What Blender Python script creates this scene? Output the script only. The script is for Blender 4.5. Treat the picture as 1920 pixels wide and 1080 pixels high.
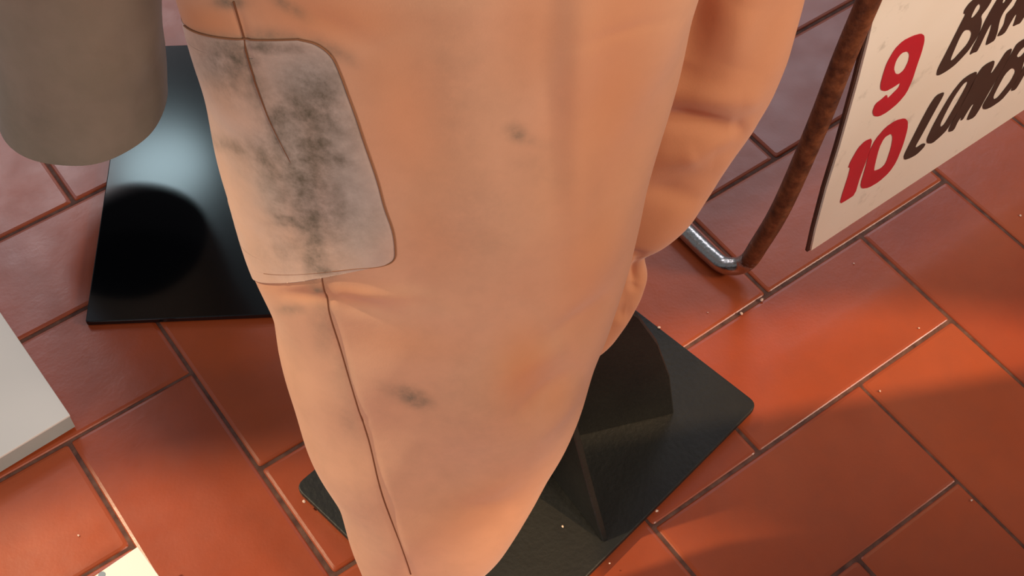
import bpy, bmesh, math, random
import numpy as np
from mathutils import Vector, Matrix

for o in list(bpy.data.objects):
    bpy.data.objects.remove(o)
scene = bpy.context.scene
COL = scene.collection

# ------------------------------------------------------------------ camera
CAM = np.array([-0.48444312, -0.38640184, 1.28649118])
RW = np.array([[0.80730968, -0.59001089, 0.01175719],
               [-0.47764131, -0.66499578, -0.57414231],
               [0.3465687, 0.45789492, -0.8186711]])      # rows: right, down, forward
FPX = 2504.2328
cd = bpy.data.cameras.new('camera')
cd.sensor_width = 36.0
cd.lens = FPX / 1920 * 36
cd.clip_start = 0.02
cam = bpy.data.objects.new('camera', cd)
COL.objects.link(cam)
cam.matrix_world = Matrix([[RW[0][i], -RW[1][i], -RW[2][i], CAM[i]] for i in range(3)] + [[0, 0, 0, 1]])
scene.camera = cam

# ------------------------------------------------------------------ view, world
scene.view_settings.view_transform = 'Standard'
scene.view_settings.look = 'None'
scene.view_settings.gamma = 1.0
scene.view_settings.exposure = 0.0
scene.view_settings.use_curve_mapping = False
w = bpy.data.worlds.new('world')
scene.world = w
w.use_nodes = True
w.node_tree.nodes['Background'].inputs[0].default_value = (0.88, 0.94, 1.0, 1)
w.node_tree.nodes['Background'].inputs[1].default_value = 0.17


def lamp(name, kind, loc, target, energy, color, **kw):
    ld = bpy.data.lights.new(name, kind)
    ld.energy = energy
    ld.color = color
    for k, v in kw.items():
        setattr(ld, k, v)
    o = bpy.data.objects.new(name, ld)
    COL.objects.link(o)
    o.location = loc
    d = Vector(target) - Vector(loc)
    o.rotation_euler = d.to_track_quat('-Z', 'Y').to_euler()
    return o


# daylight panels overhead on the far side
lamp('ceiling_panel_light', 'AREA', (0.42, 3.0, 2.6), (0.42, 3.0, 0), 3.4, (0.68, 0.92, 1.0), shape='DISK', size=0.34)
lamp('second_panel_light', 'AREA', (-0.02, 3.35, 2.6), (-0.02, 3.35, 0), 15.0, (1.0, 0.90, 0.92), shape='DISK', size=0.5)
lamp('third_panel_light', 'AREA', (0.95, 4.3, 2.6), (0.95, 4.3, 0), 20.0, (1.0, 0.9, 0.95), shape='DISK', size=0.5)
lamp('skylight', 'AREA', (-0.65, 3.15, 2.6), (-0.65, 3.15, 0), 7.5, (0.88, 0.86, 1.0), shape='RECTANGLE', size=0.9, size_y=1.1)
lamp('second_skylight', 'AREA', (2.75, 2.25, 2.6), (2.75, 2.25, 0), 32, (0.86, 0.88, 1.0), shape='RECTANGLE', size=1.8, size_y=1.6)

# two warm track spots: one high behind the camera, one on the far left; their pools end on the tiles
def pool(name, loc, centre, radius, energy, color, blend, soft):
    L, c = Vector(loc), Vector((*centre, 0))
    d = (c - L)
    side = Vector((-d.y, d.x, 0)).normalized() * radius
    half = d.angle(c + side - L)
    return lamp(name, 'SPOT', L, c, energy, color, spot_size=2 * half, spot_blend=blend, shadow_soft_size=soft)


LW = Vector((0.9, -1.6, 3.0))
pool('warm_track_light', LW, (0.05, -0.60), 0.725, 400, (1.0, 0.66, 0.34), 0.05, 0.03)
pool('second_track_light', (-1.7, 1.7, 2.6), (-0.52, -0.25), 0.61, 350, (1.0, 0.80, 0.50), 0.08, 0.04)
# soft fill lamp added behind the camera to brighten board and overalls
lamp('rear_fill_light', 'AREA', (0.3, -1.9, 2.6), (0.4, 0.15, 0.3), 42, (1.0, 0.86, 0.68), shape='DISK', size=0.5)


lamp('right_fill_light', 'AREA', (1.75, -1.65, 1.45), (0.6, 0.1, 0.3), 30, (1.0, 0.86, 0.70), shape='DISK', size=0.5)  # unseen fill lamp, added to brighten the lettered board
# low fill lamp added far to the left to lift the garments
lamp('side_fill_light', 'AREA', (-2.3, -0.8, 0.72), (-0.1, 0.25, 0.5), 15, (1.0, 0.96, 0.92), shape='RECTANGLE', size=0.9, size_y=0.7)


# ------------------------------------------------------------------ geometry helpers
def ray(x, y):
    return RW.T @ np.array([(x - 960) / FPX, (y - 540) / FPX, 1.0])


def at(x, y, z=0.0):
    d = ray(x, y)
    return CAM + d * (z - CAM[2]) / d[2]


def at_plane(x, y, p0, n):
    d = ray(x, y)
    return CAM + d * (np.dot(p0 - CAM, n) / np.dot(d, n))


def proj(P):
    c = (np.asarray(P) - CAM) @ RW.T
    return FPX * c[..., 0] / c[..., 2] + 960, FPX * c[..., 1] / c[..., 2] + 540, c[..., 2]


def link(name, me, mat=None, parent=None, loc=None):
    o = bpy.data.objects.new(name, me)
    COL.objects.link(o)
    if mat and me:
        me.materials.clear()
        me.materials.append(mat)
    if loc is not None:
        o.location = loc
    if parent:
        o.parent = parent
    return o


def tag(o, label=None, cat=None, group=None, kind=None):
    for k, v in (('label', label), ('category', cat), ('group', group), ('kind', kind)):
        if v:
            o[k] = v
    return o


def thing(name, loc, label, cat, group=None):
    o = bpy.data.objects.new(name, None)
    COL.objects.link(o)
    o.location = loc
    o.empty_display_size = 0.05
    return tag(o, label, cat, group)


def mesh_from(name, verts, faces, smooth=True):
    me = bpy.data.meshes.new(name)
    me.from_pydata([tuple(map(float, v)) for v in verts], [], faces)
    me.validate()
    if smooth:
        for p in me.polygons:
            p.use_smooth = True
    me.update()
    return me


def shift(me, loc):
    me.transform(Matrix.Translation(-Vector(loc)))
    return me


def tube_mesh(name, pts, r, seg=12, closed_ends=True):
    pts = [Vector(p) for p in pts]
    n = len(pts)
    T = []
    for i in range(n):
        a = pts[max(i - 1, 0)]
        b = pts[min(i + 1, n - 1)]
        T.append((b - a).normalized())
    up = Vector((0, 0, 1)) if abs(T[0].z) < 0.9 else Vector((1, 0, 0))
    N = T[0].cross(up).normalized()
    V, Fc = [], []
    for i in range(n):
        if i:
            N = (N - T[i] * N.dot(T[i])).normalized()
        B = T[i].cross(N)
        rr = r[i] if hasattr(r, '__len__') else r
        for k in range(seg):
            t = 2 * math.pi * k / seg
            V.append(pts[i] + (N * math.cos(t) + B * math.sin(t)) * rr)
    for i in range(n - 1):
        for k in range(seg):
            Fc.append((i * seg + k, i * seg + (k + 1) % seg, (i + 1) * seg + (k + 1) % seg, (i + 1) * seg + k))
    if closed_ends:
        Fc.append(tuple(range(seg - 1, -1, -1)))
        Fc.append(tuple(range((n - 1) * seg, n * seg)))
    return mesh_from(name, V, Fc)


def catmull(pts, n=8, closed=False):
    pts = [np.array(p, float) for p in pts]
    out = []
    m = len(pts)
    rng = m if closed else m - 1
    for i in range(rng):
        if closed:
            p0, p1, p2, p3 = pts[i - 1], pts[i], pts[(i + 1) % m], pts[(i + 2) % m]
        else:
            p0 = pts[i - 1] if i else 2 * pts[0] - pts[1]
            p1, p2 = pts[i], pts[i + 1]
            p3 = pts[i + 2] if i + 2 < m else 2 * pts[-1] - pts[-2]
        for k in range(n):
            t = k / n
            out.append(0.5 * ((2 * p1) + (-p0 + p2) * t + (2 * p0 - 5 * p1 + 4 * p2 - p3) * t * t + (-p0 + 3 * p1 - 3 * p2 + p3) * t ** 3))
    if not closed:
        out.append(pts[-1])
    return out


def prism_bm(poly, z0, z1, bevel=0.0, seg=2):
    """poly: list of (x, y); vertical prism, optionally bevelled"""
    bm = bmesh.new()
    vb = [bm.verts.new((p[0], p[1], z0)) for p in poly]
    vt = [bm.verts.new((p[0], p[1], z1)) for p in poly]
    n = len(poly)
    bm.faces.new(vt)
    bm.faces.new(vb[::-1])
    for i in range(n):
        bm.faces.new((vb[i], vb[(i + 1) % n], vt[(i + 1) % n], vt[i]))
    bmesh.ops.recalc_face_normals(bm, faces=bm.faces)
    if bevel:
        bmesh.ops.bevel(bm, geom=list(bm.edges), offset=bevel, segments=seg, affect='EDGES', profile=0.6)
    return bm


def bm_mesh(name, bm, smooth=False):
    me = bpy.data.meshes.new(name)
    bm.to_mesh(me)
    bm.free()
    if smooth:
        for p in me.polygons:
            p.use_smooth = True
    return me


def rounded_poly(corners, r, n=5):
    out = []
    m = len(corners)
    for i in range(m):
        p = np.array(corners[i], float)
        a = np.array(corners[i - 1], float) - p
        b = np.array(corners[(i + 1) % m], float) - p
        a = a / np.linalg.norm(a)
        b = b / np.linalg.norm(b)
        p1, p2 = p + a * r, p + b * r
        for k in range(n + 1):
            t = k / n
            out.append(tuple((1 - t) ** 2 * p1 + 2 * t * (1 - t) * p + t * t * p2))
    return out


# ------------------------------------------------------------------ materials
def srgb(r, g, b):
    f = lambda c: ((c / 255 + 0.055) / 1.055) ** 2.4 if c > 10 else c / 255 / 12.92
    return (f(r), f(g), f(b), 1)


class NT:
    def __init__(self, name):
        self.m = bpy.data.materials.new(name)
        self.m.use_nodes = True
        self.t = self.m.node_tree
        self.b = self.t.nodes['Principled BSDF']

    def n(self, kind, **kw):
        nd = self.t.nodes.new(kind)
        for k, v in kw.items():
            if k in nd.inputs.keys():
                nd.inputs[k].default_value = v
            else:
                setattr(nd, k, v)
        return nd

    def l(self, a, b):
        self.t.links.new(a, b)

    def coord(self, which='Object'):
        return self.n('ShaderNodeTexCoord').outputs[which]

    def noise(self, vec, scale, detail=4, rough=0.55):
        nd = self.n('ShaderNodeTexNoise', Scale=scale, Detail=detail, Roughness=rough)
        self.l(vec, nd.inputs['Vector'])
        return nd.outputs['Fac']

    def ramp(self, fac, stops):
        nd = self.n('ShaderNodeValToRGB')
        el = nd.color_ramp.elements
        while len(el) < len(stops):
            el.new(0.5)
        for e, (p, c) in zip(el, stops):
            e.position = p
            e.color = c if len(c) == 4 else (*c, 1)
        self.l(fac, nd.inputs[0])
        return nd.outputs[0]

    def mix(self, fac, a, b, mode='MIX'):
        nd = self.n('ShaderNodeMix', data_type='RGBA', blend_type=mode)
        for s, v in ((nd.inputs[0], fac), (nd.inputs[6], a), (nd.inputs[7], b)):
            if hasattr(v, 'is_output'):
                self.l(v, s)
            else:
                s.default_value = v
        return nd.outputs[2]

    def bump(self, h, strength=0.2, dist=0.01, prev=None):
        nd = self.n('ShaderNodeBump', Strength=strength, Distance=dist)
        self.l(h, nd.inputs['Height'])
        if prev:
            self.l(prev, nd.inputs['Normal'])
        self.l(nd.outputs[0], self.b.inputs['Normal'])
        return nd.outputs[0]

    def set(self, **kw):
        for k, v in kw.items():
            s = self.b.inputs[k.replace('_', ' ')]
            if hasattr(v, 'is_output'):
                self.l(v, s)
            else:
                s.default_value = v
        return self


g = lambda v: (v, v, v, 1)


def mat_tile():
    t = NT('terracotta')
    gm = t.n('ShaderNodeNewGeometry').outputs['Position']
    rnd = t.n('ShaderNodeObjectInfo').outputs['Random']
    base = t.ramp(rnd, [(0.0, srgb(156, 64, 32)), (0.35, srgb(166, 71, 32)), (0.7, srgb(172, 76, 34)), (1.0, srgb(160, 66, 36))])
    n1 = t.noise(gm, 9, 5)
    c = t.mix(t.ramp(n1, [(0.35, g(0)), (0.7, g(0.45))]), base, srgb(180, 84, 48))
    n2 = t.noise(gm, 28, 6, 0.7)
    c = t.mix(t.ramp(n2, [(0.38, g(0.12)), (0.6, g(0))]), c, srgb(120, 66, 48))
    r = t.ramp(t.noise(gm, 16, 4), [(0.3, g(0.29)), (0.75, g(0.40))])
    t.set(Base_Color=c, Roughness=r, Specular_IOR_Level=0.6)
    b1 = t.bump(t.noise(gm, 14, 3), 0.18, 0.004)
    t.bump(t.noise(gm, 260, 3), 0.10, 0.001, b1)
    return t.m


def mat_grout():
    t = NT('grout')
    gm = t.n('ShaderNodeNewGeometry').outputs['Position']
    c = t.ramp(t.noise(gm, 60, 5), [(0.35, srgb(84, 52, 44)), (0.7, srgb(122, 84, 70))])
    t.set(Base_Color=c, Roughness=0.9)
    t.bump(t.noise(gm, 300, 4), 0.5, 0.002)
    return t.m


def mat_cloth(name, c0, c1, grime, deep=(0, 0, 0, 1)):
    t = NT(name)
    oc = t.coord()
    dirt = t.n('ShaderNodeAttribute', attribute_name='dirt').outputs['Fac']
    n1 = t.noise(oc, 11, 5)
    c = t.mix(t.ramp(n1, [(0.35, g(0)), (0.68, g(1))]), c0, c1)
    n2 = t.noise(oc, 45, 6, 0.65)
    c = t.mix(t.ramp(n2, [(0.38, g(0.06)), (0.56, g(0))]), c, grime)
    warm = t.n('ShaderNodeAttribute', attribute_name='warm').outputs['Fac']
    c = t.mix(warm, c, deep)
    # dirt attribute broken up with noise
    brk = t.n('ShaderNodeMath', operation='MULTIPLY')
    t.l(dirt, brk.inputs[0])
    t.l(t.ramp(t.noise(oc, 70, 5, 0.7), [(0.3, g(0.35)), (0.68, g(1.25))]), brk.inputs[1])
    brk.use_clamp = True
    c = t.mix(brk.outputs[0], c, grime)
    t.set(Base_Color=c, Roughness=0.88, Specular_IOR_Level=0.15)
    t.b.inputs['Sheen Weight'].default_value = 0.25
    t.b.inputs['Sheen Roughness'].default_value = 0.5
    b1 = t.bump(t.noise(oc, 24, 3), 0.12, 0.005)
    b2 = t.bump(t.noise(oc, 700, 2), 0.15, 0.0006, b1)
    return t.m


def mat_plain(name, col, rough=0.5, metal=0.0, spec=0.5, bump=0.0, bscale=60, col2=None, nscale=12):
    t = NT(name)
    oc = t.coord()
    c = t.ramp(t.noise(oc, nscale, 5), [(0.35, col), (0.7, col2 or col)])
    t.set(Base_Color=c, Roughness=rough, Metallic=metal, Specular_IOR_Level=spec)
    if bump:
        t.bump(t.noise(oc, bscale, 4), bump, 0.003)
    return t.m


def mat_rusty():
    """chrome tube gone to rust on the upright; still bright along its foot"""
    t = NT('rusty_chrome')
    oc = t.coord()
    rust = t.n('ShaderNodeAttribute', attribute_name='dirt').outputs['Fac']
    nz = t.noise(oc, 90, 6, 0.7)
    add = t.n('ShaderNodeMath', operation='ADD')
    t.l(rust, add.inputs[0])
    t.l(nz, add.inputs[1])
    m = t.ramp(add.outputs[0], [(0.86, g(0)), (1.0, g(1))])
    rc = t.ramp(t.noise(oc, 55, 6, 0.7), [(0.32, srgb(62, 30, 18)), (0.5, srgb(104, 58, 34)), (0.68, srgb(138, 82, 50)), (0.8, srgb(190, 165, 140))])
    c = t.mix(m, srgb(205, 200, 196), rc)
    inv = t.n('ShaderNodeMath', operation='SUBTRACT')
    inv.inputs[0].default_value = 1
    t.l(m, inv.inputs[1])
    t.set(Base_Color=c, Metallic=inv.outputs[0], Roughness=t.ramp(m, [(0, g(0.22)), (1, g(0.5))]))
    t.bump(t.noise(oc, 220, 5), 0.4, 0.0015)
    return t.m


def mat_sign():
    t = NT('cream_painted_board')
    oc = t.coord()
    c = t.ramp(t.noise(oc, 5, 4), [(0.3, srgb(236, 220, 200)), (0.7, srgb(242, 230, 214))])
    s = t.ramp(t.noise(oc, 24, 7, 0.7), [(0.60, g(0)), (0.74, g(0.55))])
    c = t.mix(s, c, srgb(150, 138, 120))
    t.set(Base_Color=c, Roughness=0.42)
    t.bump(t.noise(oc, 18, 4), 0.12, 0.004)
    return t.m


M = dict(
    tile=mat_tile(), grout=mat_grout(),
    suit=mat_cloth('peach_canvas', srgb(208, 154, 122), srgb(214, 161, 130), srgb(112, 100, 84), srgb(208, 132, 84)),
    patch=mat_cloth('faded_patch_canvas', srgb(210, 168, 144), srgb(204, 176, 164), srgb(98, 86, 72), srgb(186, 172, 164)),
    suit2=mat_cloth('taupe_canvas', srgb(144, 130, 112), srgb(154, 137, 120), srgb(92, 84, 72)),
    lining=mat_plain('dark_lining', srgb(30, 27, 26), 0.9, spec=0.1),
    thread=mat_plain('brown_thread', srgb(120, 76, 54), 0.9, spec=0.1),
    patch_thread=mat_plain('patch_thread', srgb(146, 100, 72), 0.9, spec=0.1),
    stand=mat_plain('matt_black_steel', srgb(24, 23, 22), 0.5, bump=0.2, bscale=180, col2=srgb(34, 33, 30), spec=0.4),
    gloss=mat_plain('gloss_black_steel', srgb(8, 9, 12), 0.13, spec=0.6),
    chrome=mat_rusty(), sign=mat_sign(),
    sign_edge=mat_plain('rusty_board_edge', srgb(88, 50, 34), 0.8, col2=srgb(60, 34, 26), nscale=40),
    red=mat_plain('red_sign_paint', srgb(196, 22, 44), 0.45, col2=srgb(182, 18, 38)),
    black=mat_plain('black_sign_paint', srgb(46, 30, 24), 0.5, col2=srgb(58, 40, 30)),
    white=mat_plain('white_laminate', srgb(236, 228, 220), 0.45, col2=srgb(230, 224, 216), nscale=3),
    white_edge=mat_plain('grey_plinth_edge', srgb(176, 176, 170), 0.6, col2=srgb(166, 166, 160)),
    card=mat_plain('white_card', srgb(250, 240, 228), 0.6),
    ink=mat_plain('grey_ink', srgb(140, 150, 160), 0.6),
    crumb=mat_plain('pale_crumb', srgb(236, 200, 180), 0.7),
)

# ------------------------------------------------------------------ floor: herringbone terracotta tiles, 2 : 1
U = 0.15
floor = link('floor', bm_mesh('floor', prism_bm([(-4, -4), (4, -4), (4, 4), (-4, 4)], -0.06, -0.0020)), M['grout'])
tag(floor, kind='structure')
rng = random.Random(7)


def tile_bm(seed):
    r = random.Random(seed)
    g0 = 0.0021
    L, W = U * 2 - 2 * g0, U - 2 * g0
    j = lambda: r.uniform(-0.0008, 0.0008)
    cs = [(-L / 2 + j(), -W / 2 + j()), (L / 2 + j(), -W / 2 + j()), (L / 2 + j(), W / 2 + j()), (-L / 2 + j(), W / 2 + j())]
    poly = rounded_poly(cs, 0.002 + r.random() * 0.003, 3)
    bm = bmesh.new()
    rings = []
    for (ins, z) in ((0, -0.012), (0, -0.0014), (0.0012, -0.0006), (0.0042, 0.0)):
        k1, k2 = 1 - 2 * ins / L, 1 - 2 * ins / W
        rings.append([bm.verts.new((p[0] * k1, p[1] * k2, z)) for p in poly])
    n = len(poly)
    for a, b in zip(rings, rings[1:]):
        for i in range(n):
            bm.faces.new((a[i], a[(i + 1) % n], b[(i + 1) % n], b[i]))
    bm.faces.new(rings[-1])
    return bm


tile_meshes = []
for s in range(5):
    me = bm_mesh('tile', tile_bm(s))
    me.materials.append(M['tile'])
    tile_meshes.append(me)

spots = []
for i in range(-30, 31):
    for j in range(-30, 31):
        if (i + j) % 4 == 0:
            spots.append((i + 1.0, j + 0.5, 0))
        if (i + j) % 4 == 2:
            spots.append((i + 0.5, j + 1.0, 1))
spots = [(a * U, -b * U, k) for a, b, k in spots]
near = [s for s in spots if -1.25 < s[0] < 1.85 and -0.95 < s[1] < 2.0]
near.sort(key=lambda s: (s[0] - 0.2) ** 2 + (s[1] - 0.4) ** 2)
near = near[:295]
nearset = set(near)
far = [s for s in spots if s not in nearset and abs(s[0]) < 3.9 and abs(s[1]) < 3.9]
for x, y, k in near:
    o = bpy.data.objects.new('tile', rng.choice(tile_meshes))
    COL.objects.link(o)
    o.parent = floor
    o.location = (x, y, rng.uniform(-0.0006, 0.0))
    o.rotation_euler = (rng.uniform(-.003, .003), rng.uniform(-.003, .003), (math.pi / 2 if k else 0) + rng.uniform(-.003, .003) + rng.choice((0, math.pi)))
bmf = bmesh.new()
for x, y, k in far:
    hx, hy = (U - 0.003, U / 2 - 0.003) if not k else (U / 2 - 0.003, U - 0.003)
    vs = [bmf.verts.new((x + sx * hx, y + sy * hy, 0.0)) for sx, sy in ((-1, -1), (1, -1), (1, 1), (-1, 1))]
    vb = [bmf.verts.new((x + sx * hx, y + sy * hy, -0.004)) for sx, sy in ((-1, -1), (1, -1), (1, 1), (-1, 1))]
    bmf.faces.new(vs)
    for q in range(4):
        bmf.faces.new((vb[q], vb[(q + 1) % 4], vs[(q + 1) % 4], vs[q]))
tag(link('tile_field', bm_mesh('tile_field', bmf), M['tile'], floor), kind='stuff')

# ------------------------------------------------------------------ hanging garments
E1 = np.array([0.8072, -0.5901, 0.0])
E1 /= np.linalg.norm(E1)
E2 = np.array([-E1[1], E1[0], 0.0])           # horizontal, away from the camera


def interp_ext(xs, ys, x):
    xs = np.asarray(xs, float)
    ys = np.asarray(ys, float)
    r = np.interp(x, xs, ys)
    s0 = (ys[1] - ys[0]) / (xs[1] - xs[0])
    s1 = (ys[-1] - ys[-2]) / (xs[-1] - xs[-2])
    r = np.where(x < xs[0], ys[0] + s0 * (x - xs[0]), r)
    return np.where(x > xs[-1], ys[-1] + s1 * (x - xs[-1]), r)


def smooth(a, k):
    ker = np.ones(2 * k + 1) / (2 * k + 1)
    return np.convolve(np.pad(a, k, mode='edge'), ker, 'valid')


class Leg:
    """a hanging cloth leg: horizontal super-elliptic rings fitted to a left and a right edge"""

    def __init__(self, left, right, z0, z1, dfront, ratio=0.62, n=2.3, nz=140, creases=(), seed=0, amp=0.0016, zfit=None, sm=2):
        self.n, self.creases, self.seed, self.amp = n, creases, seed, amp
        self.z = np.linspace(z0, z1, nz)
        L = np.array(left, float)
        Rr = np.array(right, float)
        self.a = np.zeros(nz)
        self.c = np.zeros(nz)
        self.b = np.zeros(nz)
        self.d = np.array([dfront(z) for z in self.z])
        th = np.linspace(0, 2 * np.pi, 181)
        a, c = 0.12, 0.0
        for i, z in enumerate(self.z):
            if zfit is not None and z > zfit:
                self.a[i], self.c[i], self.b[i] = self.a[i - 1], self.c[i - 1], self.b[i - 1]
                continue
            for _ in range(25):
                b = ratio(z) * a if callable(ratio) else ratio * a
                P = self.ring(th, z, c, self.d[i], a, b)
                x, y, dep = proj(P)
                il, ir = np.argmin(x), np.argmax(x)
                el = interp_ext(L[:, 1], L[:, 0], y[il]) - x[il]
                er = interp_ext(Rr[:, 1], Rr[:, 0], y[ir]) - x[ir]
                el *= dep[il] / FPX
                er *= dep[ir] / FPX
                c += 0.5 * (el + er) * 0.8
                a = max(0.01, a + 0.5 * (er - el) * 0.8)
            self.a[i], self.c[i], self.b[i] = a, c, b
        for q in ('a', 'b', 'c'):
            setattr(self, q, smooth(getattr(self, q), sm))

    def ring(self, th, z, c, d, a, b):
        ct, st = np.cos(th), np.sin(th)
        e = 2 / self.n
        X = a * np.sign(ct) * np.abs(ct) ** e
        Y = b * np.sign(st) * np.abs(st) ** e
        return (CAM[None] * np.array([1, 1, 0])) + np.multiply.outer(c + X, E1) + np.multiply.outer(d + b + Y, E2) + np.multiply.outer(z + 0 * X, np.array([0, 0, 1.0]))

    def base(self, th, z):
        th, z = np.broadcast_arrays(np.asarray(th, float), np.asarray(z, float))
        a, b, c, d = (np.interp(z, self.z, q) for q in (self.a, self.b, self.c, self.d))
        ct, st = np.cos(th), np.sin(th)
        e = 2 / self.n
        X = a * np.sign(ct) * np.abs(ct) ** e
        Y = b * np.sign(st) * np.abs(st) ** e
        C0 = CAM * np.array([1, 1, 0])
        return C0 + (c + X)[..., None] * E1 + (d + b + Y)[..., None] * E2 + z[..., None] * np.array([0, 0, 1.0])

    def S(self, th, z, off=0.0):
        P = self.base(th, z)
        h = 1e-3
        dt = self.base(th + h, z) - self.base(th - h, z)
        dz = self.base(th, z + h) - self.base(th, z - h)
        N = np.cross(dt, dz)
        N /= np.linalg.norm(N, axis=-1, keepdims=True) + 1e-12
        x, y, dep = proj(P)
        V = CAM - P
        V /= np.linalg.norm(V, axis=-1, keepdims=True)
        face = np.clip((N * V).sum(-1) * 3, 0, 1)
        s = self.seed
        D = self.amp * (np.sin(P[..., 0] * 41 + P[..., 2] * 23 + s) + np.sin(P[..., 2] * 37 - P[..., 1] * 31 + 2 * s) + 0.6 * np.sin(P[..., 0] * 83 - P[..., 2] * 61 + 3 * s))
        for (x0, y0, x1, y1, wd, amp) in self.creases:
            dx, dy = x1 - x0, y1 - y0
            L2 = dx * dx + dy * dy
            t = np.clip(((x - x0) * dx + (y - y0) * dy) / L2, 0, 1)
            r = np.hypot(x - x0 - t * dx, y - y0 - t * dy) / wd
            D = D + amp * np.exp(-r * r) * (0.35 + 0.65 * np.sin(np.pi * np.clip(t, 0.08, 0.92))) * face
        return P + N * (D + off)[..., None] if not np.isscalar(off) or True else P

    def mesh(self, name, z0, z1, nt=220, nz=300, dirt=None, zlow=None, warm=None):
        th = np.linspace(0, 2 * np.pi, nt, endpoint=False)
        v = np.linspace(0, 1, nz)
        TH, V = np.meshgrid(th, v)
        lo = z0 if zlow is None else zlow(TH)
        Z = z1 + (lo - z1) * V
        P = self.S(TH, Z).reshape(-1, 3)
        F = []
        for i in range(nz - 1):
            for k in range(nt):
                a = i * nt + k
                b = i * nt + (k + 1) % nt
                F.append((a, a + nt, b + nt, b))
        me = mesh_from(name, P, F)
        if dirt:
            set_attr(me, dirt(P))
        if warm:
            set_attr(me, warm(P), 'warm')
        return me

    def find(self, px, py):
        """(theta, z) of surface point seen at a pixel"""
        if not hasattr(self, '_g'):
            th = np.linspace(-np.pi * 1.08, np.pi * 0.08, 700)
            z = np.linspace(self.z[0], self.z[-1], 700)
            TH, Z = np.meshgrid(th, z)
            self._g = (TH, Z) + proj(self.S(TH, Z))
        TH, Z, X, Y, D = self._g
        q = (X - px) ** 2 + (Y - py) ** 2 + (D - D.min()) * 4
        i = np.unravel_index(np.argmin(q), q.shape)
        return TH[i], Z[i]


def set_attr(me, val, name='dirt'):
    at_ = me.attributes.new(name, 'FLOAT', 'POINT')
    at_.data.foreach_set('value', np.asarray(val, dtype=np.float32))


def blobs(P, items):
    x, y, d = proj(P)
    v = np.zeros(len(x))
    for (cx, cy, rx, ry, ang, s) in items:
        a = math.radians(ang)
        u = (x - cx) * math.cos(a) + (y - cy) * math.sin(a)
        w_ = -(x - cx) * math.sin(a) + (y - cy) * math.cos(a)
        v = np.maximum(v, s * np.exp(-((u / rx) ** 2 + (w_ / ry) ** 2)))
    return v


# --- peach racing overalls on the nearer stand
L1 = [(310, -100), (335, 0), (350, 80), (385, 180), (415, 290), (465, 470), (500, 580), (540, 700), (580, 820), (625, 930), (655, 1020), (680, 1080), (715, 1170)]
R1 = [(1332, -100), (1305, 0), (1275, 120), (1245, 230), (1215, 350), (1182, 470), (1165, 530), (1145, 600), (1118, 665), (1095, 740), (1065, 810), (1000, 930), (945, 1015), (885, 1080), (800, 1170)]
CR1 = [  # x0 y0 x1 y1 width amplitude, pixels of the target view -> folds in the cloth
    (1085, -40, 1085, 480, 34, 0.0040), (1035, 0, 1045, 480, 26, -0.0024),
    (960, 20, 990, 500, 70, -0.0022),
    (438, 0, 478, 140, 7, -0.0012), (615, 560, 680, 790, 7, -0.0012), (680, 790, 772, 1080, 7, -0.0012),
    (980, 765, 1085, 700, 18, -0.004), (950, 700, 1080, 650, 26, 0.004), (1010, 810, 1085, 740, 14, 0.002), (1030, 640, 1130, 560, 16, -0.002),
    (620, 560, 740, 590, 16, -0.0028), (640, 545, 800, 560, 12, 0.0022), (535, 548, 620, 560, 10, -0.0018), (540, 530, 600, 527, 9, 0.0012), (760, 500, 800, 620, 30, -0.0018), (700, 560, 860, 600, 26, 0.0016),
    (940, 640, 900, 900, 55, 0.0025), (800, 640, 850, 900, 60, -0.0015),
    (830, 260, 930, 560, 70, 0.0018), (740, 60, 880, 460, 60, -0.0016),
    (1080, 80, 1260, 30, 14, -0.0010), (880, 930, 990, 900, 20, 0.0018), (840, 960, 960, 950, 14, -0.0012),
    (560, 10, 700, 90, 20, -0.0012), (760, 20, 960, 10, 30, 0.0012),
]
leg1 = Leg(L1, R1, 0.09, 0.9, lambda z: 0.4353 + 0.147 * z, ratio=0.62, creases=CR1, zfit=0.84)
L2 = [(1140, -100), (1130, 0), (1100, 200), (1080, 400), (1070, 470), (1060, 520), (1050, 600), (1040, 700)]
R2 = [(1540, -100), (1513, 0), (1480, 95), (1442, 175), (1400, 255), (1350, 335), (1300, 400), (1255, 440), (1212, 468), (1211, 490), (1216, 520), (1205, 555), (1185, 590), (1150, 635), (1115, 665), (1080, 690)]
CR2 = [(1235, 225, 1380, 240, 20, -0.008), (1225, 170, 1400, 180, 26, 0.006), (1300, 290, 1400, 240, 20, 0.004), (1215, 290, 1350, 305, 30, 0.005), (1320, -20, 1275, 130, 40, -0.012), (1400, 0, 1370, 130, 40, 0.005), (1200, 350, 1320, 380, 20, -0.003),
       (1195, 490, 1192, 540, 11, -0.006), (1170, 470, 1215, 478, 10, -0.003), (1150, 585, 1175, 590, 14, -0.003), (1150, 540, 1160, 600, 12, 0.003)]
leg2 = Leg(L2, R2, 0.19, 0.9, lambda z: 0.66 + 0.03 * z, ratio=0.6, creases=CR2, seed=4, zfit=0.80, sm=1)

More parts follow.
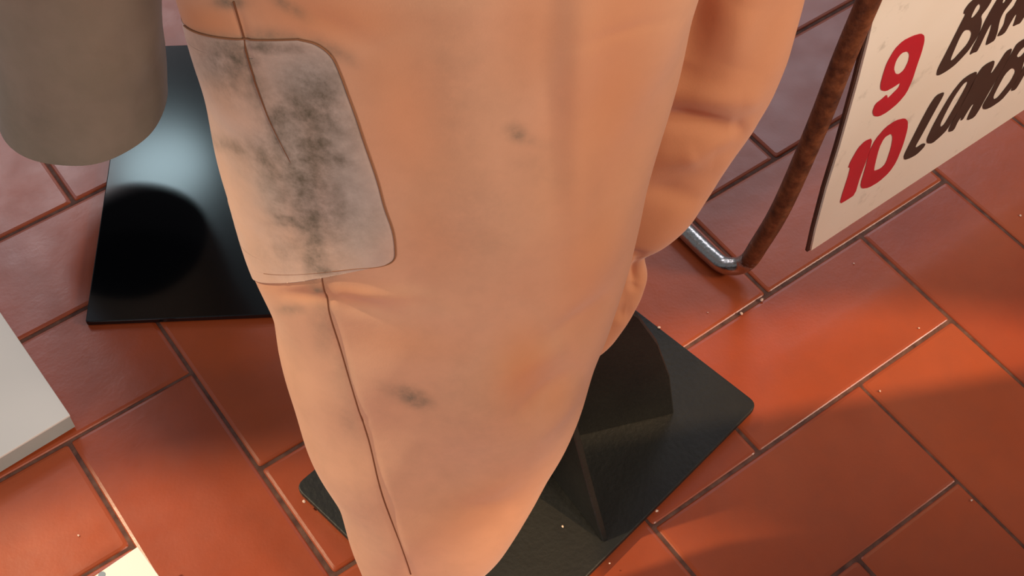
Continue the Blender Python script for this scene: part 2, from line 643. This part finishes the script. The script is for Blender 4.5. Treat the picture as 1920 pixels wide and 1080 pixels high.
D1 = [(775, 745, 34, 17, 22, 0.95), (750, 735, 40, 14, 15, 0.4), (968, 250, 20, 15, 30, 0.75), (985, 262, 45, 14, 15, 0.25), (545, 580, 26, 10, 0, 0.55),
      (598, 545, 16, 7, 0, 0.9), (600, 525, 26, 30, 80, 0.55), (606, 610, 22, 60, -6, 0.35), (640, 700, 22, 60, -10, 0.25), (655, 790, 20, 60, -10, 0.22),
      (430, 5, 30, 12, 0, 0.9), (540, 12, 40, 12, 30, 0.6), (620, 92, 50, 12, 30, 0.5), (470, 72, 40, 9, 0, 0.6), (370, 78, 30, 10, 0, 0.5), (510, 68, 60, 14, 6, 0.5), (400, 70, 50, 14, 0, 0.35), (880, 760, 90, 160, -20, 0.14), (850, 150, 60, 200, -10, 0.16),
      (880, 420, 110, 120, 0, 0.18), (840, 880, 90, 90, 0, 0.12), (1010, 320, 70, 40, 20, 0.12), (690, 985, 40, 80, -20, 0.14)]
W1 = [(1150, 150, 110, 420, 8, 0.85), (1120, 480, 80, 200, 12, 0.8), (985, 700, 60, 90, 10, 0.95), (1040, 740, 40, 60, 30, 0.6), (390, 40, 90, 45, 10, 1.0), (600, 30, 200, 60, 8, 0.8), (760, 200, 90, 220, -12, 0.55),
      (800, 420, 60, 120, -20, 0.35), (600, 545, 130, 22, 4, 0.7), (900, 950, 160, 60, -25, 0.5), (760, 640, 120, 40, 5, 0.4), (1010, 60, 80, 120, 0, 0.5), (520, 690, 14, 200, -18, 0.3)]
DP = [(420, 130, 70, 34, 60, 0.55), (470, 88, 110, 14, 3, 0.75), (600, 190, 60, 90, -10, 0.6), (500, 290, 60, 50, 30, 0.5), (640, 150, 30, 60, -20, 0.45), (540, 470, 60, 50, 0, 0.3), (620, 400, 60, 90, 0, 0.4), (520, 340, 50, 70, -20, 0.45), (430, 110, 60, 40, 0, 0.7), (590, 160, 80, 60, 20, 0.55), (555, 230, 70, 60, 60, 0.75), (575, 310, 50, 55, 10, 0.95), (600, 330, 24, 12, 0, 1.0), (585, 345, 30, 9, 10, 1.0),
      (600, 262, 28, 8, 20, 0.95), (520, 262, 16, 18, 40, 0.6), (440, 275, 50, 16, 15, 0.55), (500, 310, 26, 60, -30, 0.6), (580, 365, 30, 9, 0, 0.95), (545, 412, 30, 8, 8, 1.0), (560, 422, 50, 7, 5, 0.9),
      (575, 400, 40, 60, 0, 0.65), (590, 470, 26, 50, 0, 0.75), (520, 380, 30, 50, 0, 0.45), (640, 300, 40, 18, 20, 0.5), (660, 230, 60, 80, 30, 0.35), (690, 420, 50, 60, 0, 0.15),
      (600, 508, 26, 8, 0, 0.9), (480, 170, 30, 50, -20, 0.5)]

suit = thing('overalls', (-0.05, 0.15, 0.0), 'worn peach canvas overalls hanging over the matt black stand, grey knee patch', 'overalls')
so = tuple(suit.location)


def put(name, me, mat, parent, extra=None):
    return link(name, shift(me, parent.location), mat, parent)


put('leg', leg1.mesh('leg', 0.1, 0.885, 320, 460, dirt=lambda P: blobs(P, D1), warm=lambda P: 0.75 * blobs(P, W1)), M['suit'], suit)
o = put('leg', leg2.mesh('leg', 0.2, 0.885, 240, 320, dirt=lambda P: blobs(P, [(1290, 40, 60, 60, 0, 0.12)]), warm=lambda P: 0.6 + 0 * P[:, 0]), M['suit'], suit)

# knee patch wrapped round the leg, on top of the cloth
pr = [(560, 72), (592, 82), (620, 102), (638, 135), (655, 180), (672, 230), (690, 285), (708, 340), (722, 385), (736, 430), (742, 465), (738, 486), (715, 497), (670, 503), (625, 507)]
pl = [(372, 76), (378, 90), (384, 108), (393, 135), (404, 180), (416, 222), (428, 265), (440, 310), (450, 350), (462, 395), (472, 440), (480, 470), (486, 492), (491, 505), (496, 512)]
prw = np.array([leg1.find(*p) for p in pr])
plw = np.array([leg1.find(*p) for p in pl])
prw = np.array(catmull(prw, 8))
plw = np.array(catmull(plw, 8))
plw[:, 0] = smooth(plw[:, 0], 6)
nr, nc = len(prw), 160
sgrid = np.linspace(-0.35, 1, nc)
TH = plw[:, :1] + (prw[:, :1] - plw[:, :1]) * sgrid[None]
ZZ = plw[:, 1:] + (prw[:, 1:] - plw[:, 1:]) * sgrid[None]
edge = np.minimum(np.minimum((1 - sgrid)[None] * 60, np.arange(nr)[:, None] * 0.7), (nr - 1 - np.arange(nr))[:, None] * 0.7)
OFF = 0.0002 + 0.0010 * np.clip(edge, 0, 1)
PP = leg1.S(TH, ZZ, OFF).reshape(-1, 3)
x_, y_, _d = proj(PP)
FF = [(i * nc + k, i * nc + k + 1, (i + 1) * nc + k + 1, (i + 1) * nc + k) for i in range(nr - 1) for k in range(nc - 1)]
me = mesh_from('knee_patch', PP, FF)
set_attr(me, np.clip(1.1 * blobs(PP, DP) + 0.5 * blobs(PP, [(585, 300, 75, 170, -12, 0.4), (690, 400, 50, 110, -12, 0.3), (410, 130, 60, 60, 0, 0.4)]) + 0.12 * blobs(PP, [(580, 300, 90, 200, -12, 1.0)]), 0, 0.80))
set_attr(me, blobs(PP, [(650, 340, 60, 190, -14, 0.9), (580, 150, 90, 70, 20, 0.9), (560, 300, 40, 160, -14, 0.7), (400, 120, 40, 40, 0, 0.6), (510, 370, 30, 60, -20, 0.5)]), 'warm')
pt = put('knee_patch', me, M['patch'], suit)
pt['label'] = 'faded grey-pink knee patch smeared with oil'
bp = [leg1.S(np.array(TH[0, k]), np.array(ZZ[0, k]), 0.0008) for k in range(40, nc, 4)] + \
     [leg1.S(np.array(TH[i, -1]), np.array(ZZ[i, -1]), 0.0009) for i in range(0, nr, 2)] + \
     [leg1.S(np.array(TH[-1, k]), np.array(ZZ[-1, k]), 0.0008) for k in range(nc - 1, 40, -4)]
put('patch_stitching', tube_mesh('patch_stitching', bp, 0.0005, 6), M['patch_thread'], suit)
# side seam
sp = [(438, 2), (455, 60), (478, 140), (505, 215), (545, 300), (578, 400), (600, 490), (614, 560), (640, 660), (680, 790), (708, 895), (738, 985), (770, 1076)]
sw = catmull([leg1.find(*p) for p in sp], 10)
put('seam', tube_mesh('seam', [leg1.S(np.array(a), np.array(b), float(np.interp(k, [12, 14, 38, 43], [0.0004, 0.0019, 0.0019, 0.0]))) for k, (a, b) in enumerate(sw)], [float(np.interp(k, [0, 20, 43, 60, 66], [6, 5, 1.5, 2, 6])) * 1e-4 for k in range(len(sw))], 6), M['thread'], suit)
# cuff of the nearer leg, just below the picture
put('cuff', leg1.mesh('cuff', 0.09, 0.105, 120, 6), M['suit'], suit)


def hips():
    V, F = [], []
    n = 64
    rings = []
    C0 = CAM * np.array([1, 1, 0])
    for k, (z, f) in enumerate([(0.872, 0.985), (0.90, 0.99), (0.96, 0.98), (1.02, 0.94), (1.06, 0.9)]):
        c = 0.5 * (leg1.c[-1] - leg1.a[-1] + leg2.c[-1] + leg2.a[-1])
        a = 0.5 * (leg2.c[-1] + leg2.a[-1] - leg1.c[-1] + leg1.a[-1]) * f
        d0 = leg1.d[-1] + 0.10 * (z > 0.9) + 0.02
        d1 = leg2.d[-1] + 2 * leg2.b[-1]
        th = np.linspace(0, 2 * np.pi, n, endpoint=False)
        P = C0 + np.outer(c + a * np.cos(th), E1) + np.outer(0.5 * (d0 + d1) + 0.5 * (d1 - d0) * np.sin(th), E2) + np.outer(np.full(n, z), [0, 0, 1])
        V += list(P)
    for i in range(4):
        for k in range(n):
            F.append((i * n + k, i * n + (k + 1) % n, (i + 1) * n + (k + 1) % n, (i + 1) * n + k))
    F.append(tuple(range(4 * n, 5 * n)))
    F.append(tuple(range(n - 1, -1, -1)))
    return mesh_from('hips', V, F)


put('hips', hips(), M['suit'], suit)


# --- taupe trousers leg hanging over the glossy stand
RG = [(300, -300), (301, -100), (302, 0), (308, 80), (314, 160), (316, 175), (318, 260)]
LG = [(-120, -300), (-60, -100), (-30, 0), (-15, 120), (-10, 180), (-5, 260)]
leg3 = Leg(LG, RG, 0.09, 0.8, lambda z: 0.968 - 0.03 * (z - 0.1), ratio=1.0, n=2.1, seed=9, amp=0.001,
           creases=[(180, 180, 260, 110, 26, 0.003), (30, 200, 200, 60, 40, 0.003), (200, 40, 280, 200, 30, -0.003)])
trs = thing('trousers', (-0.2, 0.75, 0.0), 'taupe canvas trouser leg with open rounded hem above the glossy black plate', 'trousers')
put('leg', leg3.mesh('leg', 0.14, 0.79, 220, 240, dirt=lambda P: blobs(P, [(60, 220, 60, 60, 0, 0.15)])), M['suit2'], trs)
lin = leg3.mesh('lining', 0.141, 0.7, 120, 20)
c = trs.location
lin2 = shift(lin, c)
# pull the lining 3 mm inwards
arr = np.zeros(len(lin2.vertices) * 3)
lin2.vertices.foreach_get('co', arr)
arr = arr.reshape(-1, 120, 3)
cen = arr.mean(axis=1, keepdims=True)
arr = cen + (arr - cen) * 0.96
top = cen[0, 0]
lin2.vertices.foreach_set('co', arr.reshape(-1))
link('lining', lin2, M['lining'], trs)

# ------------------------------------------------------------------ matt black stand under the overalls
ua = np.array([0.985, 0.17])
ua /= np.linalg.norm(ua)
va = np.array([-ua[1], ua[0]])
A = at(552, 912, 0.012)[:2]
C_ = at(1422, 758, 0.012)[:2]
dg = C_ - A
du, dv = dg @ ua, dg @ va
B_ = A + ua * du
D_ = A + va * dv
ctr = (A + C_) / 2
st = thing('display_stand', (ctr[0], ctr[1], 0), 'matt black steel stand with finned post on rectangular plate, under the peach overalls', 'stand')
cs = [A, D_, C_, B_]
poly = rounded_poly([tuple(p - ctr) for p in cs], 0.012, 5)
link('base_plate', bm_mesh('base_plate', prism_bm(poly, 0.0045, 0.0125, 0.0015)), M['stand'], st)
for p in cs:
    q = (p - ctr) * 0.86
    bm = bmesh.new()
    bmesh.ops.create_cone(bm, cap_ends=True, segments=16, radius1=0.011, radius2=0.012, depth=0.0045)
    link('foot', bm_mesh('foot', bm, True), M['stand'], st, (q[0], q[1], 0.00225))
H = 0.30


def gusset(foot, prof, th=0.007):
    f = np.array(foot)
    d = f / np.linalg.norm(f)
    nrm = np.array([-d[1], d[0]])
    bm = bmesh.new()
    a = [bm.verts.new((*(d * r + nrm * th / 2), z)) for r, z in prof]
    b = [bm.verts.new((*(d * r - nrm * th / 2), z)) for r, z in prof]
    bm.faces.new(a)
    bm.faces.new(b[::-1])
    for i in range(len(prof)):
        j = (i + 1) % len(prof)
        bm.faces.new((a[j], a[i], b[i], b[j]))
    bmesh.ops.recalc_face_normals(bm, faces=bm.faces)
    bmesh.ops.bevel(bm, geom=list(bm.edges), offset=0.0012, segments=1, affect='EDGES')
    return bm


def gusset_to(px_pts):
    """fin from the post to a foot; its outer edge runs through the given picture points"""
    foot = at(*px_pts[0], 0.0125)[:2] - ctr
    n3 = np.array([-foot[1], foot[0], 0.0])
    c3 = np.array([ctr[0], ctr[1], 0.0])
    prof = [(0.012, 0.0125), (np.linalg.norm(foot), 0.0125)]
    for p in px_pts[1:]:
        q = at_plane(p[0], p[1], c3, n3)
        prof.append((float((q[:2] - ctr) @ foot / np.linalg.norm(foot)), float(q[2])))
    (r1, z1), (r2, z2) = prof[-2], prof[-1]
    k = (r2 - 0.014) / max(r1 - r2, 1e-4)
    prof.append((0.014, min(max(z2 + (z2 - z1) * min(k, 4), z2), 0.34)))
    prof.append((0.012, prof[-1][1]))
    return foot, prof


f1, pf1 = gusset_to([(1136, 1014), (1112, 930), (1075, 790)])
f2, pf2 = gusset_to([(1262, 770), (1254, 700), (1232, 640), (1196, 590)])
print('gussets', pf1, pf2)
for ft, pf in ((f1, pf1), (f2, pf2), (-f1, pf1), (-f2, pf1)):
    link('gusset', bm_mesh('gusset', gusset(ft, pf)), M['stand'], st)
bm = bmesh.new()
bmesh.ops.create_cone(bm, cap_ends=True, segments=24, radius1=0.014, radius2=0.014, depth=0.80)
link('post', bm_mesh('post', bm, True), M['stand'], st, (0, 0, 0.4125))

# ------------------------------------------------------------------ glossy black stand plate behind
g0 = at(160, 604, 0.008)[:2]
gx = at(500, 590, 0.008)[:2] - g0
gx /= np.linalg.norm(gx)
gy = np.array([-gx[1], gx[0]])
gw, gl = 0.40, 0.44
gc = g0 + gx * gw / 2 + gy * gl / 2
gs = thing('display_stand', (gc[0], gc[1], 0), 'glossy black steel stand plate reflecting the ceiling light, below the taupe trousers', 'stand')
pc = [(-gw / 2, -gl / 2), (gw / 2, -gl / 2), (gw / 2, gl / 2), (-gw / 2, gl / 2)]
bm = prism_bm(rounded_poly(pc, 0.003, 3), 0.001, 0.0085, 0.0012)
o = link('base_plate', bm_mesh('base_plate', bm), M['gloss'], gs)
o.rotation_euler.z = math.atan2(gx[1], gx[0])
bm = bmesh.new()
bmesh.ops.create_cone(bm, cap_ends=True, segments=24, radius1=0.014, radius2=0.014, depth=0.9)
pw = gx * 0.09
link('post', bm_mesh('post', bm, True), M['gloss'], gs, (pw[0], pw[1], 0.4585))

# ------------------------------------------------------------------ lettered board on its tube frame
sg = thing('sign', (0.45, 0.14, 0), 'cream hand-lettered board with red 9 and 10 on a rusty chrome tube frame', 'sign')
bl = at_plane(1521, 470, np.array([0, 0.126, 0]), np.array([0, 1.0, 0]))
tl = at_plane(1645, 0, np.array([0, 0.128, 0]), np.array([0, 1.0, 0]))
br = at_plane(1920, 206, np.array([0, 0.126, 0]), np.array([0, 1.0, 0]))
uu = (br - bl) / np.linalg.norm(br - bl)
vv = (tl - bl) / np.linalg.norm(tl - bl)
nn = np.cross(uu, vv)
nn /= np.linalg.norm(nn)           # towards the camera
if nn[1] > 0:
    nn = -nn
PW, PH = 0.62, 0.62


def sign_pt(x, y):
    P = at_plane(x, y, bl, nn) - bl
    # coordinates along uu, vv (not quite square)
    Mx = np.array([[uu @ uu, uu @ vv], [uu @ vv, vv @ vv]])
    return np.linalg.solve(Mx, [P @ uu, P @ vv])


def sheet(poly, z0, z1, name, holes=()):
    cu = bpy.data.curves.new(name, 'CURVE')
    cu.dimensions = '2D'
    cu.fill_mode = 'BOTH'
    for pl_ in [poly] + list(holes):
        s = cu.splines.new('POLY')
        s.points.add(len(pl_) - 1)
        for q, p in zip(s.points, pl_):
            q.co = (p[0], p[1], 0, 1)
        s.use_cyclic_u = True
    cu.extrude = (z1 - z0) / 2
    tmp = bpy.data.objects.new('tmp', cu)
    COL.objects.link(tmp)
    dg_ = bpy.context.evaluated_depsgraph_get()
    me_ = bpy.data.meshes.new_from_object(tmp.evaluated_get(dg_))
    bpy.data.objects.remove(tmp)
    zc = (z0 + z1) / 2
    Mt = Matrix([[uu[i], vv[i], nn[i], bl[i]] for i in range(3)] + [[0, 0, 0, 1]])
    me_.transform(Mt @ Matrix.Translation((0, 0, zc)))
    me_.name = name
    return me_


# panel outline: slightly worn left edge
outl = [(0.0, 0.0), (PW, 0.0), (PW, PH), (0.0, PH), (0.0, 0.46), (-0.001, 0.40)]
for (x, y) in [(1628, 80), (1617, 122), (1610, 150), (1592, 215), (1575, 275), (1550, 355), (1530, 430)]:
    outl.append(tuple(sign_pt(x, y)))
panel = put('panel', sheet(outl, -0.0025, 0.0, 'panel'), M['sign'], sg)
panel['label'] = 'cream painted board, grubby along its left edge'
put('panel_back', sheet([(p[0] - (0.003 if p[0] < 0.05 else 0), p[1] - (0.003 if p[1] < 0.01 else 0)) for p in outl], -0.006, -0.0026, 'panel_back'), M['sign_edge'], sg)


def cv(pts, ox, oy, s):
    p = [(ox + a / s, oy + b / s) for a, b in pts]
    q = []
    m = len(p)
    for i in range(m):       # one round of corner cutting
        a, b = np.array(p[i]), np.array(p[(i + 1) % m])
        q += [a * 0.8 + b * 0.2, a * 0.2 + b * 0.8]
    return [tuple(sign_pt(*t)) for t in q]


C1 = (1740, 0, 7.2)
C2 = (1680, 60, 4.32)
C3 = (1560, 50, 3.085)
glyphs = [
    ('digit', 'red', C3, [(240, 515), (232, 490), (250, 445), (290, 415), (316, 390), (320, 415), (350, 385), (385, 350), (395, 320), (350, 350), (310, 372), (280, 365), (278, 335), (295, 270), (315, 210), (360, 130), (410, 80), (470, 50), (515, 38), (532, 50), (532, 85), (515, 150), (490, 220), (465, 300), (430, 380), (380, 440), (320, 490), (270, 518)],
     [[(365, 270), (355, 240), (370, 190), (400, 150), (435, 140), (447, 160), (440, 200), (415, 250), (385, 275)]]),
    ('digit', 'red', C3, [(42, 1025), (60, 960), (90, 870), (105, 810), (92, 815), (105, 780), (150, 700), (190, 660), (232, 643), (215, 720), (190, 790), (160, 870), (130, 970), (85, 1000)], []),
    ('digit', 'red', C3, [(170, 935), (163, 910), (190, 820), (215, 720), (250, 650), (310, 580), (370, 540), (420, 528), (437, 545), (435, 590), (410, 680), (370, 780), (330, 840), (270, 895), (210, 930)],
     [[(240, 835), (245, 800), (270, 700), (300, 640), (340, 615), (350, 640), (340, 700), (310, 790), (280, 820)]]),
    ('letter', 'black', C1, [(110, 1015), (125, 930), (250, 690), (380, 430), (450, 290), (505, 185), (475, 180), (490, 130), (545, 50), (610, -10), (720, -60), (850, -60), (858, -10), (840, 30), (790, 110), (710, 210), (722, 270), (715, 340), (690, 440), (640, 530), (600, 590), (540, 680), (440, 790), (350, 880), (240, 960), (150, 1010)],
     [[(690, 50), (705, 75), (690, 130), (610, 230), (575, 240), (590, 190), (640, 90), (675, 50)], [(500, 400), (560, 400), (585, 440), (570, 510), (520, 600), (430, 700), (340, 800), (300, 820), (305, 780), (350, 670), (420, 510), (465, 430)]]),
    ('letter', 'black', C1, [(555, 740), (610, 610), (655, 530), (700, 430), (760, 290), (830, 160), (900, 40), (930, -10), (970, -70), (1130, -70), (1140, -10), (1090, 60), (1020, 150), (975, 240), (950, 330), (935, 420), (895, 540), (830, 580), (775, 610), (790, 540), (830, 430), (862, 305), (820, 360), (760, 480), (700, 610), (655, 695), (600, 710)],
     [[(1055, -20), (1030, 30), (1000, 45), (1005, 10), (1025, -30)]]),
    ('letter', 'black', C1, [(930, 490), (960, 430), (1020, 330), (1045, 220), (1060, 180), (1150, 90), (1190, 10), (1230, -60), (1400, -90), (1385, 50), (1320, 180), (1240, 310), (1200, 325), (1140, 355), (1160, 300), (1197, 185), (1170, 200), (1110, 300), (1040, 430), (990, 470)], []),
    ('letter', 'black', C2, [(65, 1035), (60, 1000), (120, 880), (200, 720), (270, 590), (325, 510), (388, 483), (380, 515), (310, 640), (240, 770), (185, 870), (155, 922), (160, 937), (215, 900), (238, 903), (220, 935), (165, 990), (110, 1020)], []),
    ('letter', 'black', C2, [(250, 900), (245, 870), (290, 770), (360, 640), (450, 490), (530, 390), (590, 345), (652, 316), (650, 350), (600, 460), (530, 590), (470, 690), (410, 790), (350, 850), (290, 900)],
     [[(360, 770), (355, 745), (400, 650), (470, 520), (540, 420), (575, 395), (575, 420), (510, 540), (440, 660), (390, 745)]]),
    ('letter', 'black', C2, [(420, 810), (430, 770), (500, 640), (560, 520), (620, 400), (690, 290), (740, 250), (797, 226), (790, 270), (765, 325), (772, 335), (830, 250), (890, 155), (937, 128), (930, 165), (870, 280), (800, 400), (730, 520), (670, 630), (630, 690), (568, 717), (590, 660), (632, 575), (608, 592), (560, 670), (540, 705), (520, 717), (530, 680), (500, 720), (465, 795)], []),
    ('letter', 'black', C2, [(700, 620), (700, 590), (760, 490), (830, 350), (900, 230), (945, 150), (975, 95), (1037, 52), (1090, 40), (1120, 60), (1100, 120), (1040, 190), (1034, 240), (1010, 320), (970, 400), (910, 480), (850, 550), (770, 605), (725, 625)],
     [[(790, 545), (785, 520), (830, 430), (880, 340), (930, 290), (955, 295), (965, 320), (930, 390), (870, 470), (820, 530)], [(985, 205), (975, 190), (1000, 150), (1037, 115), (1060, 105), (1060, 120), (1040, 160), (1010, 195)]]),
    ('letter', 'black', C2, [(927, 478), (945, 430), (1000, 340), (1042, 262), (1080, 190), (1120, 110), (1190, 70), (1200, 140), (1150, 290), (1110, 380), (1040, 412), (1060, 350), (1080, 270), (1050, 320), (1000, 410), (965, 465)], []),
]
for nm, mt, (ox, oy, s), out, holes in glyphs:
    put(nm, sheet(cv(out, ox, oy, s), 0.0002, 0.0007, nm, [cv(h, ox, oy, s) for h in holes]), M[mt], sg)

# tube frame: foot along the floor, bend, upright behind the board's left edge
rt = 0.0108


def atX(x, y, X):
    d = ray(x, y)
    return CAM + d * (X - CAM[0]) / d[0]


up_ = [atX(1467, 385, 0.291), atX(1531, 240, 0.292), atX(1582, 110, 0.293), atX(1629, 0, 0.294)]
top_dir = (up_[-1] - up_[-2]) / np.linalg.norm(up_[-1] - up_[-2])
fl = [at(1205, 350, rt + 0.001) + (at(1205, 350, rt) - at(1330, 470, rt)) * 0.9, at(1250, 398, rt + 0.001), at(1330, 476, rt + 0.001)]
bend = [at(1362, 498, rt + 0.003), atX(1398, 493, 0.291), atX(1424, 458, 0.291)]
pts = catmull([fl[0], fl[1], fl[2]] + bend + up_ + [up_[-1] + top_dir * 0.12, up_[-1] + top_dir * 0.3], 8)
me = tube_mesh('tube_frame', pts, rt, 20)
co = np.array([v.co[:] for v in me.vertices])
rust = np.clip((co[:, 2] - 0.018) / 0.05, 0, 1) * 0.75 + 0.14
rust = np.where(co[:, 2] < 0.02, 0.30 * np.clip((0.017 - co[:, 2]) / 0.01, 0, 1), rust)
set_attr(me, rust)
o = put('tube_frame', me, M['chrome'], sg)
o['label'] = 'rusty chrome tube with a bent foot'
# its twin at the far end of the board, outside the picture
off = np.array([PW - 0.02, 0, 0])
me2 = o.data.copy()
o2 = link('tube_frame', me2, None, sg, tuple(off))
o2['label'] = 'rusty chrome tube with a bent foot'
# ------------------------------------------------------------------ white plinth at the left edge, card at the bottom edge
zt = 0.030
p0 = at(131, 778, zt)[:2]
q1 = at(0, 585, zt)[:2]
q2 = at(0, 857, zt)[:2]
dx1 = (q1 - p0) / np.linalg.norm(q1 - p0)
dx2 = (q2 - p0) / np.linalg.norm(q2 - p0)
pp = [p0, p0 + dx1 * 0.42, p0 + dx1 * 0.42 + dx2 * 0.34, p0 + dx2 * 0.34]
pcen = sum(pp) / 4
plinth = thing('plinth', (pcen[0], pcen[1], 0), 'low white display plinth with a grey side face at the left edge', 'plinth')
link('top_board', bm_mesh('top_board', prism_bm([tuple(p - pcen) for p in pp], zt - 0.003, zt, 0.0006)), M['white'], plinth)
inn = [(p - pcen) * 0.996 for p in pp]
link('side_panel', bm_mesh('side_panel', prism_bm([tuple(p) for p in inn], 0.004, zt - 0.0031)), M['white_edge'], plinth)

zc = 0.05
p0 = at(258, 1025, zc)[:2]
q1 = at(180, 1078, zc)[:2]
q2 = at(298, 1080, zc)[:2]
e1_ = (q1 - p0) / np.linalg.norm(q1 - p0)
e2_ = (q2 - p0) / np.linalg.norm(q2 - p0)
pp = [p0, p0 + e1_ * 0.15, p0 + e1_ * 0.15 + e2_ * 0.21, p0 + e2_ * 0.21]
pcen = sum(pp) / 4
card = thing('label_stand', (pcen[0], pcen[1], 0), 'small white information card at the bottom left corner, near the white plinth', 'label')
link('card', bm_mesh('card', prism_bm([tuple(p - pcen) for p in pp], zc - 0.003, zc, 0.0005)), M['card'], card)
inn = [(p - pcen) * 0.8 for p in pp]
link('block', bm_mesh('block', prism_bm([tuple(p) for p in inn], 0.001, zc - 0.0031, 0.001)), M['white_edge'], card)
ik = at(191, 1078, zc)[:2] - pcen
bm = bmesh.new()
bmesh.ops.create_cone(bm, cap_ends=True, segments=20, radius1=0.0035, radius2=0.0035, depth=0.0004)
link('printed_mark', bm_mesh('printed_mark', bm), M['ink'], card, (ik[0], ik[1], zc + 0.0002))

# unseen tall block, added outside the frame to shade the tiles from the warm lamp
ht = 0.95
tt = ht / LW.z
def lift(q):
    q = Vector((q[0], q[1], 0))
    return q + (LW - q) * tt
qa, qb = lift((-0.02, 0.128)), lift((0.60, -0.160))
ed = (qb - qa).to_2d().normalized()
no = Vector((-ed.y, ed.x))
if no.dot(LW.to_2d() - qa.to_2d()) < 0:
    no = -no
c4 = [qa.to_2d(), qb.to_2d(), qb.to_2d() + no * 0.5, qa.to_2d() + no * 0.5]
cc = sum(c4, Vector((0, 0))) / 4
print('plinth corners', c4, [tuple(proj(np.array([c[0], c[1], z]))[:2]) for c in c4 for z in (0.0, ht)])
tall = thing('shadow_block', (cc.x, cc.y, 0), 'tall white block added out of view to cast a shadow on the tiles', 'plinth')
link('body', bm_mesh('body', prism_bm([tuple((c - cc) * 0.99) for c in c4], 0.001, ht - 0.02)), M['white_edge'], tall)
link('top_board', bm_mesh('top_board', prism_bm([tuple(c - cc) for c in c4], ht - 0.019, ht, 0.001)), M['white'], tall)

# ------------------------------------------------------------------ crumbs of plaster on tiles and stand
bm = bmesh.new()
bmesh.ops.create_icosphere(bm, subdivisions=1, radius=0.0022)
for v in bm.verts:
    v.co *= 0.7 + 0.5 * random.Random(v.index).random()
    v.co.z *= 0.5
crumb = bm_mesh('crumb', bm)
crumb.materials.append(M['crumb'])
for k, (x, y, z, s) in enumerate([(1428, 562, 0, 1.3), (1390, 588, 0, 1.2), (1236, 614, 0.0125, 1.1), (1650, 733, 0, 0.8), (1723, 615, 0, 0.7), (1539, 484, 0, 0.6), (1601, 494, 0, 0.6), (1232, 958, 0.0125, 1.0),
                                  (1055, 987, 0.0125, 0.8), (1143, 1056, 0.0125, 0.6), (1913, 404, 0, 0.9), (147, 1004, 0, 0.7), (1822, 938, 0, 0.8), (570, 940, 0.0125, 1.2), (1327, 586, 0, 0.5)]):
    o = bpy.data.objects.new('crumb', crumb)
    COL.objects.link(o)
    o.location = tuple(at(x, y, z + 0.001 * s))
    o.scale = (s, s * 0.7, s)
    o.rotation_euler = (0, 0, k * 1.3)
    tag(o, 'tiny pale crumb of plaster lying on the %s' % ('black stand plate' if z else 'terracotta tiles'), 'crumb', 'pale crumbs on the %s' % ('stand plate' if z else 'tiles'))
